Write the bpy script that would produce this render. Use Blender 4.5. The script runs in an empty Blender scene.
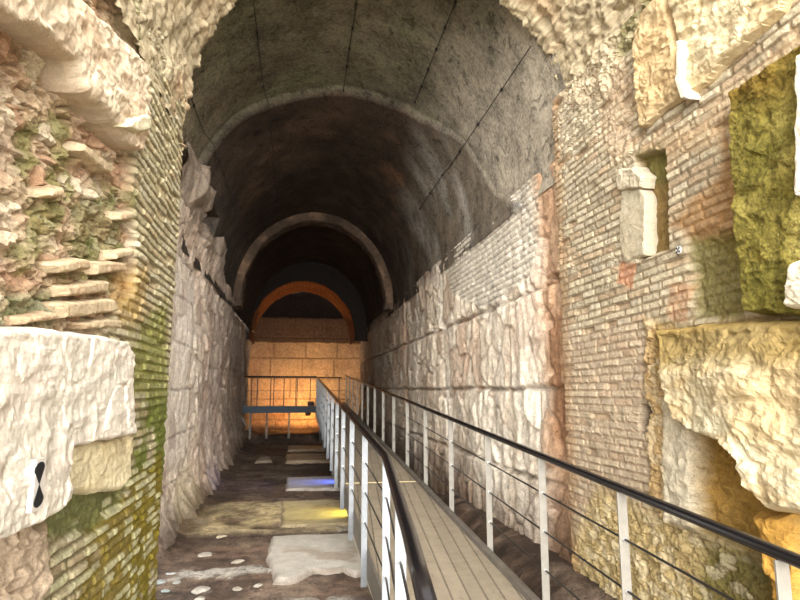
import bpy, bmesh, math, random
import numpy as np
random.seed(7)
SC = bpy.context.scene
COL = SC.collection
# ------------------------------------------------------------------ camera maths
F = 580.0; PITCH = math.radians(8.8); YAW = math.radians(9.8); EYE = 1.85
def ray(u, v):
    x = u-400; y = 300-v
    up = F*math.sin(PITCH)+y*math.cos(PITCH); fw = F*math.cos(PITCH)-y*math.sin(PITCH)
    return (x*math.cos(YAW)+fw*math.sin(YAW), fw*math.cos(YAW)-x*math.sin(YAW), up)
def onX(u, v, X0):            # where the sight line meets a wall plane: (Y, Z)
    r = ray(u, v); t = X0/r[0]; return (r[1]*t, r[2]*t+EYE)
def onZ(u, v, Z0):
    r = ray(u, v); t = (Z0-EYE)/r[2]; return (r[0]*t, r[1]*t)
# ------------------------------------------------------------------ numpy helpers
def lin(c):
    c = np.array(c, float)/255.0
    return np.where(c <= .04045, c/12.92, ((c+.055)/1.055)**2.4)
def _h(ix, iy, iz, s):
    n = (ix*374761393 + iy*668265263 + iz*2147483647 + s*1274126177) & 0xFFFFFFFF
    n = ((n ^ (n >> 13))*1274126177) & 0xFFFFFFFF
    n = ((n ^ (n >> 16))*2246822519) & 0xFFFFFFFF
    n = n ^ (n >> 15)
    return (n & 0xFFFFFF)/float(0xFFFFFF)
def h1(a, b=0, s=0):
    return _h(np.asarray(a).astype(np.int64), np.asarray(b).astype(np.int64)+np.zeros_like(np.asarray(a)).astype(np.int64), np.zeros_like(np.asarray(a)).astype(np.int64), s)
def vn(x, y, z, s=0):
    x, y, z = np.broadcast_arrays(x, y, z)
    ix, iy, iz = (np.floor(a).astype(np.int64) for a in (x, y, z))
    fx, fy, fz = x-ix, y-iy, z-iz
    fx, fy, fz = (f*f*(3-2*f) for f in (fx, fy, fz))
    r = 0
    for a in (0, 1):
        for b in (0, 1):
            for c in (0, 1):
                w = (fx if a else 1-fx)*(fy if b else 1-fy)*(fz if c else 1-fz)
                r = r + w*_h(ix+a, iy+b, iz+c, s)
    return r*2-1
def fbm(x, y, z, s=0, o=4, g=.55):
    r = 0; a = 1; t = 0
    for k in range(o):
        r = r+a*vn(x*2**k+k*7.3, y*2**k, z*2**k+k*3.1, s+k); t += a; a *= g
    return r/t
def ridge(x, y, z, s=0, o=3):
    r = 0; a = 1; t = 0
    for k in range(o):
        r = r+a*(1-np.abs(vn(x*2**k+k*5.1, y*2**k, z*2**k, s+k))*2); t += a; a *= .5
    return r/t
def ss(a, b, x):
    t = np.clip((x-a)/(b-a), 0, 1); return t*t*(3-2*t)
def sdf(P, poly):             # signed distance, positive inside; P (...,2)
    poly = np.array(poly, float); x = P[..., 0]; y = P[..., 1]
    d = np.full(x.shape, 1e9); gx = np.zeros(x.shape); gy = np.zeros(x.shape); ins = np.zeros(x.shape, bool)
    for i in range(len(poly)):
        a = poly[i]; b = poly[(i+1) % len(poly)]; e = b-a
        t = np.clip(((x-a[0])*e[0]+(y-a[1])*e[1])/(e@e+1e-12), 0, 1)
        cx = a[0]+t*e[0]; cy = a[1]+t*e[1]; dd = np.hypot(x-cx, y-cy)
        m = dd < d; d = np.where(m, dd, d); gx = np.where(m, cx, gx); gy = np.where(m, cy, gy)
        c = ((a[1] > y) != (b[1] > y))
        with np.errstate(divide='ignore', invalid='ignore'):
            xx = a[0]+(y-a[1])*(b[0]-a[0])/(b[1]-a[1] if b[1] != a[1] else 1e-9)
        ins ^= (c & (x < xx))
    return np.where(ins, d, -d), gx, gy
def mixc(c, m, new):
    m = np.clip(m, 0, 1)[..., None]; return c*(1-m)+np.asarray(new)*m
def worley(x, y, s=0, jit=.9):
    ix = np.floor(x).astype(np.int64); iy = np.floor(y).astype(np.int64)
    f1 = np.full(x.shape, 9.); f2 = np.full(x.shape, 9.); cid = np.zeros(x.shape); ox = np.zeros(x.shape); oy = np.zeros(x.shape)
    for a in (-1, 0, 1):
        for b in (-1, 0, 1):
            px = ix+a+.5+jit*(h1(ix+a, iy+b, s)-.5); py = iy+b+.5+jit*(h1(ix+a, iy+b, s+7)-.5)
            d = np.hypot(x-px, y-py); m = d < f1
            f2 = np.where(m, f1, np.minimum(f2, d)); f1 = np.where(m, d, f1)
            cid = np.where(m, h1(ix+a, iy+b, s+15), cid); ox = np.where(m, x-px, ox); oy = np.where(m, y-py, oy)
    return f2-f1, cid, ox, oy
def rubble(A, B, fx, fz, s):
    "stone rubble: relief (-1..1), joint mask (0 in joints), stone id"
    wx = A*fx+.35*fbm(A*fx*.8, B*fz*.8, 0*A, s+40); wy = B*fz+.35*fbm(A*fx*.8, B*fz*.8, 0*A+4, s+41)
    e, cid, ox, oy = worley(wx, wy, s); j = ss(.02, .16, e)
    tx = (np.modf(cid*37.7)[0]-.5)*1.6; ty = (np.modf(cid*91.3)[0]-.5)*1.6
    return (cid*1.3-.65+tx*ox+ty*oy)*j-(1-j)*.8, j, np.modf(cid*53.1)[0]
def cut(x): return np.clip(x, -.5, 1)
def brick(a, z, ch, ln, s=0, mort=.22, wob=0.0):
    z2 = z+wob*vn(a*1.3, z*1.3, 0*a, s+60)
    row = np.floor(z2/ch); fz = z2/ch-row
    off = h1(row, 3, s)
    L = ln*(.75+.5*h1(row, 9, s))
    q = a/L+off; q = q+.22*vn(q*.9, row*3.7, 0*a, s+5)
    col = np.floor(q); fa = q-col
    e = np.minimum(fz, 1-fz)*ch; e2 = np.minimum(fa, 1-fa)*L
    m = ss(mort*ch*.25, mort*ch*.25+.01, e)*ss(.005, .02, e2)
    return m, h1(row*131+col, row, s+11), h1(row*17+col*7, col, s+23)
# ------------------------------------------------------------------ materials
def nmat(name):
    m = bpy.data.materials.new(name); m.use_nodes = True
    return m, m.node_tree.nodes, m.node_tree.links, m.node_tree.nodes['Principled BSDF']
def stone_mat(name, var=.25, s1=9, s2=60, b=.5, dist=.02, rough=.92, spec=.2):
    m, n, l, p = nmat(name)
    at = n.new('ShaderNodeAttribute'); at.attribute_name = 'Col'
    tc = n.new('ShaderNodeTexCoord')
    n1 = n.new('ShaderNodeTexNoise'); n1.inputs['Scale'].default_value = s1; n1.inputs['Detail'].default_value = 8; n1.inputs['Roughness'].default_value = .7
    n2 = n.new('ShaderNodeTexNoise'); n2.inputs['Scale'].default_value = s2; n2.inputs['Detail'].default_value = 6; n2.inputs['Roughness'].default_value = .7
    l.new(tc.outputs['Object'], n1.inputs['Vector']); l.new(tc.outputs['Object'], n2.inputs['Vector'])
    ad = n.new('ShaderNodeMath'); ad.operation = 'ADD'; l.new(n1.outputs['Fac'], ad.inputs[0]); l.new(n2.outputs['Fac'], ad.inputs[1])
    mr = n.new('ShaderNodeMapRange'); mr.inputs['From Min'].default_value = .78; mr.inputs['From Max'].default_value = 1.22
    mr.inputs['To Min'].default_value = 1-var*1.5; mr.inputs['To Max'].default_value = 1+var; l.new(ad.outputs[0], mr.inputs['Value'])
    n3 = n.new('ShaderNodeTexNoise'); n3.inputs['Scale'].default_value = s1*2.2; n3.inputs['Detail'].default_value = 9; n3.inputs['Roughness'].default_value = .75; n3.inputs['Distortion'].default_value = 1.2
    l.new(tc.outputs['Object'], n3.inputs['Vector'])
    m3 = n.new('ShaderNodeMapRange'); m3.inputs['From Min'].default_value = .36; m3.inputs['From Max'].default_value = .46
    m3.inputs['To Min'].default_value = 1-var*1.6; m3.inputs['To Max'].default_value = 1; l.new(n3.outputs['Fac'], m3.inputs['Value'])
    mm = n.new('ShaderNodeMath'); mm.operation = 'MULTIPLY'; l.new(mr.outputs[0], mm.inputs[0]); l.new(m3.outputs[0], mm.inputs[1]); mr = mm
    a3 = n.new('ShaderNodeMath'); a3.operation = 'ADD'; l.new(ad.outputs[0], a3.inputs[0]); l.new(m3.outputs[0], a3.inputs[1]); ad = a3
    vm = n.new('ShaderNodeVectorMath'); vm.operation = 'SCALE'; l.new(at.outputs['Color'], vm.inputs[0]); l.new(mr.outputs[0], vm.inputs['Scale'])
    l.new(vm.outputs[0], p.inputs['Base Color'])
    bp = n.new('ShaderNodeBump'); bp.inputs['Strength'].default_value = b; bp.inputs['Distance'].default_value = dist
    l.new(ad.outputs[0], bp.inputs['Height']); l.new(bp.outputs[0], p.inputs['Normal'])
    p.inputs['Roughness'].default_value = rough; p.inputs['Specular IOR Level'].default_value = spec
    return m
def plain(name, c, rough=.5, metal=0, var=.1, sc=20, emit=None, es=0):
    m, n, l, p = nmat(name)
    tc = n.new('ShaderNodeTexCoord'); nz = n.new('ShaderNodeTexNoise'); nz.inputs['Scale'].default_value = sc; nz.inputs['Detail'].default_value = 5
    l.new(tc.outputs['Object'], nz.inputs['Vector'])
    cr = n.new('ShaderNodeValToRGB'); c = lin(c)
    cr.color_ramp.elements[0].position = .3; cr.color_ramp.elements[1].position = .7
    cr.color_ramp.elements[0].color = (*np.clip(c*(1-var), 0, 1), 1); cr.color_ramp.elements[1].color = (*np.clip(c*(1+var), 0, 1), 1)
    l.new(nz.outputs['Fac'], cr.inputs[0]); l.new(cr.outputs[0], p.inputs['Base Color'])
    p.inputs['Roughness'].default_value = rough; p.inputs['Metallic'].default_value = metal
    if emit is not None:
        p.inputs['Emission Color'].default_value = (*lin(emit), 1); p.inputs['Emission Strength'].default_value = es
    return m
M_wall = stone_mat('old_masonry', .28, 11, 70, .55, .02)
M_brick = stone_mat('roman_brick', .22, 16, 110, .5, .012)
M_trav = stone_mat('travertine', .12, 9, 90, .45, .012)
M_tuff = stone_mat('mossy_tuff', .3, 12, 70, .8, .03)
M_vault = stone_mat('vault_plaster', .4, 2.2, 25, .35, .02, .8)
M_floor = stone_mat('packed_earth', .4, 7, 45, .6, .02, .75, .35)
M_slab = stone_mat('worn_slab', .15, 7, 60, .35, .008, .6, .4)
M_deck = stone_mat('deck_boards', .13, 5, 90, .2, .003, .6, .4)
M_rail = plain('dark_painted_steel', (30, 28, 30), .22, .3)
M_postL = plain('galvanised_steel', (122, 126, 130), .5, .2)
M_rod = plain('dark_steel_rod', (52, 48, 46), .4, .6)
M_steel = plain('weathered_steel', (110, 104, 96), .6, .3, .2, 8)
M_beam = plain('blue_grey_steel', (60, 72, 84), .6, .3)
M_clamp = plain('zinc_clamp', (190, 190, 188), .35, .8)
M_wire = plain('dark_wire', (24, 22, 20), .7)
M_black = plain('black_plastic', (16, 18, 22), .6)
M_white = plain('white_plastic', (225, 226, 228), .6, 0, .03)
# ------------------------------------------------------------------ object helpers
def link(o, parent=None):
    COL.objects.link(o)
    if parent is not None: o.parent = parent
    return o
def tag(o, label, cat, group=None):
    o['label'] = label; o['category'] = cat
    if group: o['group'] = group
    return o
def empty(name, loc=(0, 0, 0)):
    o = bpy.data.objects.new(name, None); o.location = loc; o.empty_display_size = .1; return link(o)
def structure(o): o['kind'] = 'structure'; return o
def mesh_obj(name, verts, faces, mat, parent=None, smooth=False, col=None, loc=None):
    me = bpy.data.meshes.new(name)
    verts = np.asarray(verts, float)
    if loc is not None: verts = verts-np.asarray(loc, float)
    me.from_pydata(verts.tolist(), [], [list(map(int, f)) for f in faces] if not isinstance(faces, np.ndarray) else faces.tolist())
    if col is not None:
        a = me.color_attributes.new('Col', 'FLOAT_COLOR', 'POINT')
        c4 = np.ones((len(verts), 4), np.float32); c4[:, :3] = np.clip(col, 0, 1); a.data.foreach_set('color', c4.ravel())
    if smooth: me.polygons.foreach_set('use_smooth', [True]*len(me.polygons))
    me.materials.append(mat); me.update()
    o = bpy.data.objects.new(name, me)
    if loc is not None and parent is None: o.location = loc
    return link(o, parent)
def grid_faces(nu, nv):
    i = np.arange(nu-1)[:, None]*nv+np.arange(nv-1)[None, :]
    return np.stack([i, i+nv, i+nv+1, i+1], -1).reshape(-1, 4)
def grid_obj(name, P, C, mat, parent=None, flip=False, smooth=True):
    nu, nv = P.shape[:2]; f = grid_faces(nu, nv)
    if flip: f = f[:, ::-1]
    return mesh_obj(name, P.reshape(-1, 3), f, mat, parent, smooth, C.reshape(-1, 3))
class MB:
    """collects boxes, bars and tubes, then links them as one mesh"""
    def __init__(s): s.v = []; s.f = []
    def hexa(s, p):
        n = len(s.v); s.v += [tuple(q) for q in p]
        s.f += [[n+a for a in q] for q in ((0, 3, 2, 1), (4, 5, 6, 7), (0, 1, 5, 4), (1, 2, 6, 5), (2, 3, 7, 6), (3, 0, 4, 7))]
        return s
    def box(s, x0, x1, y0, y1, z0, z1, dz=0.0):   # dz: how much the y1 end is higher
        return s.hexa([(x0, y0, z0), (x1, y0, z0), (x1, y1, z0+dz), (x0, y1, z0+dz), (x0, y0, z1), (x1, y0, z1), (x1, y1, z1+dz), (x0, y1, z1+dz)])
    def tube(s, pts, r, n=10, sx=1.0, cap=True):
        pts = [np.array(p, float) for p in pts]; base = len(s.v); k = len(pts)
        for i, p in enumerate(pts):
            t = pts[min(i+1, k-1)]-pts[max(i-1, 0)]; t /= np.linalg.norm(t)
            up = np.array([0, 0, 1.]) if abs(t[2]) < .9 else np.array([1., 0, 0])
            a = np.cross(t, up); a /= np.linalg.norm(a); b = np.cross(a, t)
            for j in range(n):
                q = 2*math.pi*j/n; s.v.append(tuple(p+a*math.cos(q)*r*sx+b*math.sin(q)*r))
        for i in range(k-1):
            for j in range(n):
                s.f.append([base+i*n+j, base+i*n+(j+1) % n, base+(i+1)*n+(j+1) % n, base+(i+1)*n+j])
        if cap:
            s.f.append([base+j for j in range(n)][::-1]); s.f.append([base+(k-1)*n+j for j in range(n)])
        return s
    def build(s, name, mat, parent=None, smooth=False, bevel=0, loc=None):
        o = mesh_obj(name, s.v, s.f, mat, parent, smooth, loc=loc)
        if bevel:
            b = o.modifiers.new('bevel', 'BEVEL'); b.width = bevel; b.segments = 2; b.limit_method = 'ANGLE'
        return o
# palettes -------------------------------------------------------------------
VX, VZ, VA, VB = .35, 4.1, 2.05, 2.38
PALE = lin((232, 224, 210)); CREAM = lin((226, 212, 180)); PINK = lin((196, 168, 146)); GREY = lin((190, 182, 168))
MOSS = lin((112, 120, 48)); DMOSS = lin((88, 110, 60)); OCHRE = lin((176, 140, 70)); OLIVE = lin((140, 128, 52)); MORTAR = lin((120, 104, 82))
BROWN = lin((120, 92, 72)); DIRT = lin((62, 50, 40)); RUST = lin((176, 112, 78)); SOOT = lin((52, 44, 38))

def pxpoly(pts, X): return [onX(u, v, X) for u, v in pts]
def rag(A, Z, amp, s, fr=4): # ragged coordinates for mask edges
    return np.stack([A+amp*fbm(A*fr, Z*fr, 0*A, s), Z+amp*fbm(A*fr, Z*fr, 0*A+9, s+3)], -1)

# ================================================================== wall_right, near brick part
XR = 2.35
def wall_right_near():
    Y = np.concatenate([np.arange(.5, 1.8, .06), 1.8*np.exp(np.arange(0, math.log(4.98/1.8), .0036))]); Z = np.arange(-.1, 4.62, .0095)
    A, B = np.meshgrid(Y, Z, indexing='ij')
    R = rag(A, B, .05, 3)
    Rf = rag(A, B, .03, 13, 9)
    m, r1, r2 = brick(A, B, .058, .2, 1, .25, .02)
    wear = ss(-.1, .5, fbm(A*1.3, B*1.3, 0*A, 21)+.15)
    h = m*(.009+.012*(r1-.5))+.02*fbm(A*3, B*3, 0*A, 5)+.008*fbm(A*30, B*30, 0*A, 6)
    h -= .03*(r2 > .95)*m; wr = ss(.05, .35, fbm(A*1.6, B*1.6, 0*A, 27)); h += wr*.012*rubble(A, B, 9, 17, 28)[0]
    m = m*(1-.5*wr)+.5*wr
    base = lin((214, 204, 182)); c = base+0*A[..., None]
    c = c*(1+.45*(r1-.5))[..., None]
    c = mixc(c, .5*(r2 > .78)*m, lin((204, 172, 142)))
    c = mixc(c, .5*(r2 < .2)*m, lin((222, 214, 198)))
    c = mixc(c, (1-m)*.75, lin((132, 112, 86)))
    def reg(poly, col, k=1., dh=0., soft=.04, ragd=R, rough=0., fr=8, smoothb=0.):
        nonlocal h, c
        d, _, _ = sdf(ragd, pxpoly(poly, XR)); w = ss(-soft, soft, d)
        if smoothb: h = h*(1-w*smoothb)
        h = h+w*(dh+rough*fbm(A*fr, B*fr, 0*A, 77)+rough*.5*ridge(A*fr*1.7, B*fr*1.7, 0*A, 78))
        if col is not None: c = mixc(c, w*k, col)
        return w
    # worn, pinkish bricks low down and stone rubble beneath
    reg([(560, 330), (655, 320), (668, 520), (800, 640), (560, 640)], lin((214, 190, 168)), .45, 0, .1)
    reg([(600, 490), (680, 520), (800, 600), (800, 700), (560, 640), (560, 560)], lin((196, 176, 120)), .75, -.01, .12, R, .035, 10, .6)
    reg([(700, 545), (770, 560), (790, 640), (690, 640)], lin((104, 100, 48)), .85, -.03, .08, R, .04, 10, .7)
    # pink band of bricks at upper right
    reg([(700, 120), (800, 20), (830, 40), (740, 140), (640, 170), (640, 140)], lin((214, 186, 152)), .55, 0, .05)
    reg([(668, 225), (722, 175), (725, 120), (745, 200), (735, 262)], lin((176, 132, 82)), .75, -.02, .05)
    # green damp recess in the bricks beside the tuff
    reg([(688, 240), (738, 228), (742, 318), (695, 318)], lin((128, 122, 68)), .85, -.06, .04, Rf, .03, 9, .7)
    reg([(560, 100), (600, 105), (640, 30), (660, -20), (560, -20)], lin((214, 200, 176)), .85, .0, .08, R, .06, 7, .8)
    reg([(604, 0), (650, -10), (640, 45), (618, 62)], lin((120, 118, 74)), .8, -.05, .05, R, .06, 8, .5)
    reg([(612, 60), (632, 70), (636, 150), (615, 170), (600, 130)], lin((212, 186, 160)), .5, .0, .05, R, .03, 8, .4)
    # niche with brown back
    reg([(636, 158), (664, 150), (668, 250), (640, 260)], lin((142, 118, 72)), .95, -.09, .02, Rf, .02, 9, .9)
    reg([(636, 150), (664, 146), (664, 178), (640, 180)], lin((110, 112, 62)), .7, 0, .04)
    # scar below: ochre rubble column and hollow under the overhanging block
    reg([(646, 318), (672, 330), (672, 525), (652, 505)], lin((208, 178, 130)), .9, .03, .03, Rf, .05, 9, .8)
    reg([(668, 400), (705, 430), (700, 530), (668, 520)], lin((232, 224, 206)), .9, .05, .03, Rf, .03, 7, .9)
    reg([(700, 425), (760, 430), (800, 480), (830, 640), (775, 640), (762, 560), (700, 525)], lin((186, 150, 78)), .95, -.12, .06, Rf, .06, 7, .9)
    reg([(690, 520), (800, 560), (800, 575), (700, 540)], lin((110, 96, 50)), .7, 0, .06)
    reg([(768, 510), (800, 510), (830, 640), (790, 640), (778, 560)], lin((206, 160, 80)), .9, .14, .04, Rf, .05, 7, .9)
    reg([(655, 322), (800, 312), (800, 372), (660, 372)], lin((150, 122, 56)), .6, 0, .05)
    rh, rj, rid = rubble(A, B, 12, 16, 25)
    for poly in ([(560, 100), (600, 105), (640, 30), (660, -20), (560, -20)], [(600, 500), (680, 520), (800, 600), (800, 700), (560, 640), (565, 560)], [(646, 318), (672, 330), (672, 525), (652, 505)]):
        d = sdf(R, pxpoly(poly, XR))[0]; w = ss(-.05, .08, d); h += w*rh*.014; c = mixc(c, w*(1-rj)*.6, lin((136, 116, 80))); c = mixc(c, w*(rid > .7)*.4, lin((236, 226, 200)))
    # red bricks
    reg([(620, 262), (636, 264), (634, 290), (618, 286)], lin((206, 140, 106)), .7, 0, .015)
    reg([(670, 285), (690, 285), (688, 318), (668, 318)], lin((200, 150, 112)), .5, 0, .02)
    reg([(640, 405), (652, 405), (652, 430), (642, 432)], lin((70, 56, 40)), .8, -.1, .015)
    # ochre edge strip at the end of the brick face
    w = ss(4.72, 4.9, A+.06*fbm(B*2, A, 0*A, 31)); c = mixc(c, w*.6, lin((176, 140, 104))*np.ones(3))
    k = ss(.35, -.05, B+.15*fbm(A*3, B*3, 0*A, 41)); c = mixc(c, k*.9, DIRT)
    # curved haunch of the entrance arch above 4.25 m
    e = ss(4.92, 5.0, A); h = h*(1-e)-.05*e
    c = c*np.array([.74, .715, .66]); h = h*.8
    P = np.stack([XR-h, A, B], -1)
    return structure(grid_obj('wall_right', P, c, M_brick, smooth=False))
wr_near = wall_right_near()

# ================================================================== wall_right, long tunnel part of big travertine blocks
XF = 2.40
def wall_right_far():
    Y = 4.86*np.exp(np.arange(0, math.log(23.6/4.86), .0052)); Z = np.arange(-.1, 4.15, .0165)
    A, B = np.meshgrid(Y, Z, indexing='ij'); O = 0*A
    joints = [-.2, .95, 1.87, 2.88, 4.3]
    d = np.full(A.shape, 9.); row = np.zeros(A.shape)
    Bz = B+.03*fbm(A*.9, B*.5, O, 2)
    for i, j in enumerate(joints):
        d = np.minimum(d, np.abs(Bz-j)); row = row+(Bz > j)
    L = 1.55+.5*h1(row, 1, 7); q = A/L+h1(row, 2, 9)*3+.15*vn(A*.6, row*5, O, 4); col = np.floor(q); fa = np.minimum(q-col, 1-(q-col))*L
    jm = ss(.0, .045, d+.02*fbm(A*6, B*6, O, 8))*ss(0, .03, fa+.015*fbm(A*6, B*6, O, 9))
    blk = h1(row*31+col, row, 3)
    vert = ridge(A*2.6, B*.8, O, 14, 4)
    h = -.05*(1-jm)+.05*(blk-.5)+.045*fbm(A*1.8, B*1.2, O, 15, 5)+.05*np.clip(vert-.3, 0, 1)+.012*fbm(A*14, B*14, O, 16)
    pits = ss(.32, .5, fbm(A*2.4, B*3.4, O, 18, 4))*ss(.35, .0, np.abs(Bz-2.95)); h -= .12*pits
    h -= .06*ss(.45, .6, fbm(A*3, B*4, O, 19, 3))
    c = lin((226, 212, 192))+0*A[..., None]
    c = c*(1+.12*(blk-.5)+.22*fbm(A*1.1, B*.9, O, 22))[..., None]
    c = mixc(c, ss(.05, .6, fbm(A*1.2, B*.8, O, 24))*.6, lin((198, 160, 132)))
    c = mixc(c, ss(.1, .5, fbm(A*3.2, B*1.1, O, 26))*.45, lin((232, 226, 214)))
    c = mixc(c, (1-jm)*.6, lin((80, 66, 52))); c = mixc(c, pits*.6, lin((90, 76, 60)))
    c = mixc(c, ss(.62, .85, vert)*.35, lin((150, 124, 100)))
    c = mixc(c, ss(.3, .6, fbm(A*4, B*2.5, O, 28))*.4, lin((120, 98, 80)))
    rh, rj, rid = rubble(A, B, 2.4, 1.7, 38); h += .03*rh; c = mixc(c, (1-rj)*.4, lin((120, 92, 74))); c = mixc(c, (rid > .75)*.35, lin((238, 230, 216))); c = mixc(c, (rid < .2)*.35, lin((176, 136, 108)))
    # small whitish bricks high up in the first bay
    R = rag(A, B, .12, 33, 3)
    w = sdf(R, [(5.5, 3.2), (5.5, 4.3), (9.6, 4.3), (9.0, 3.4), (7.5, 2.95), (6.3, 2.95)])[0]; w = ss(-.04, .06, w)
    m, r1, r2 = brick(A, B, .075, .26, 4, .25, .02)
    h = h*(1-.7*w)+w*(m*.025-.02+.01*r1); c = mixc(c, w*.8, lin((222, 214, 198))*1.0); c = c*(1-w*.35*(1-m))[..., None]
    # ochre strip beside the brick face, and a grey patch above it
    s = ss(5.75, 5.35, A+.22*fbm(A, B*1.7, O, 35)); c = mixc(c, s*.8, lin((186, 146, 112))); h -= .03*s
    s2 = sdf(R, [(5.0, 2.6), (5.35, 2.6), (5.4, 1.4), (5.0, 1.1)])[0]; c = mixc(c, ss(-.05, .1, s2)*.7, lin((130, 88, 56)))
    g = sdf(R, [(4.8, 2.9), (5.5, 3.0), (5.2, 2.88), (4.8, 2.85)])[0]; h -= .12*ss(-.02, .02, g); c = mixc(c, ss(-.02, .03, g)*.7, lin((60, 44, 30)))
    # darker brown deeper in; brown staining near the ground
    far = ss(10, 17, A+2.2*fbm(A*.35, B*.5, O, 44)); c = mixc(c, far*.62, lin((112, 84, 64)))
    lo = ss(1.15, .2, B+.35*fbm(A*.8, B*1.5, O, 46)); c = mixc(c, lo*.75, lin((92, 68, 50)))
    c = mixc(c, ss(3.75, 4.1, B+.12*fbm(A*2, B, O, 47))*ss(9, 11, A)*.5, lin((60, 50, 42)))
    h = h-.35*ss(4.09, 4.14, B)
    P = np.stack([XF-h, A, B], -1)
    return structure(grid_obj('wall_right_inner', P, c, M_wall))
wall_right_far()

# ================================================================== wall_left, tunnel part
def wall_left_far():
    Y = np.concatenate([np.arange(7.3, 7.6, .05), 7.6*np.exp(np.arange(0, math.log(23.6/7.6), .004))]); Z = np.arange(-.1, 5.35, .018)  # starts well past the pier: added unseen gap that lets sky light in
    A, B = np.meshgrid(Y, Z, indexing='ij'); O = 0*A
    h = .1*fbm(A*.9, B*.8, O, 51, 5)+.06*np.clip(ridge(A*1.6, B*.9, O, 52, 4), -.5, 1)+.015*fbm(A*12, B*12, O, 53)
    m = ss(.0, .03, np.abs((B+.03*fbm(A*2, B*2, O, 50))-np.round(B/.62)*.62)+.02*fbm(A*5, B*5, O, 54))
    nearb = ss(10.4, 9.6, A)
    h += -.03*(1-m)*nearb; h += .12*ss(1.0, .0, B)+.1*ss(.35, 0, B)
    # the wall runs very slightly outward with depth
    taper = -.16*ss(9, 22, A)
    h += .24*ss(3.8, 4.8, B)*ss(17, 11, A)
    # pale squared pilaster by the pier
    pil = ss(9.35, 9.2, A+.03*fbm(B*3, O, O, 55))*ss(3.45, 3.35, B)*ss(.7, .9, B); h = h*(1-.6*pil)+.1*pil
    # broken ledge with a dark hollow under the vault springing
    led = sdf(rag(A, B, .1, 57, 3), [(8.0, 4.35), (8.0, 5.6), (9.6, 5.6), (9.3, 4.9), (8.9, 4.6)])[0]; h += .1*ss(0, .2, led)
    hole = sdf(rag(A, B, .08, 58, 4), [(9.2, 4.45), (11.2, 4.35), (11.0, 4.95), (9.6, 5.05)])[0]; h -= .1*ss(0, .12, hole)
    c = lin((220, 200, 182))+0*A[..., None]; c = c*(1+.3*fbm(A*1.2, B*1.2, O, 61))[..., None]
    c = mixc(c, ss(.0, .5, fbm(A*2, B*1.4, O, 62))*.55, lin((222, 208, 190)))
    c = mixc(c, ss(.1, .6, fbm(A*1.7, B*.8, O, 63))*.5, lin((168, 130, 106)))
    c = mixc(c, ss(10.6, 9.4, A+.5*fbm(A, B, O, 67))*ss(4.1, 3.6, B)*.6, lin((238, 226, 212))); c = mixc(c, pil*.85, lin((246, 236, 224)))
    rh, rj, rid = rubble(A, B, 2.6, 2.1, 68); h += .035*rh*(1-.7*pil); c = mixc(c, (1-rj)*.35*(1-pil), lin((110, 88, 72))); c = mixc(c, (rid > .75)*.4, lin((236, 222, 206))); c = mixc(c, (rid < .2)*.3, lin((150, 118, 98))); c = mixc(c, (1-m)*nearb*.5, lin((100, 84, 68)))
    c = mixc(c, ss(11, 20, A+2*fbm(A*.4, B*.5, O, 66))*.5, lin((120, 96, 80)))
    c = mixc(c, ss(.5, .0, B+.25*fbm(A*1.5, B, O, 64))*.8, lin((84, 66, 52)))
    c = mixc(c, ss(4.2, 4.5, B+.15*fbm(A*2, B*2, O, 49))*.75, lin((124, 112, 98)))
    top = np.interp(A, [7, 9.35, 9.5, 10.9, 11.1, 13.1, 16.8, 30], [5.0, 4.95, 4.6, 4.6, 4.7, 4.3, 3.95, 4.05])+.05*fbm(A*3, O, O, 59)
    keep = B <= top
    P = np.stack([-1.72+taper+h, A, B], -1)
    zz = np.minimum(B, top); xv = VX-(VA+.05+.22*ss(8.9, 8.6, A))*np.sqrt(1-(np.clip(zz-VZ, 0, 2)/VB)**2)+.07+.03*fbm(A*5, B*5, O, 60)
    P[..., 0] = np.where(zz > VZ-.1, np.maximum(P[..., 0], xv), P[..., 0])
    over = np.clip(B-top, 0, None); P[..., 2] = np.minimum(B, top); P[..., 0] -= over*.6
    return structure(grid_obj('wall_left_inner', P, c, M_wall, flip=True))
wall_left_far()

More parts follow.
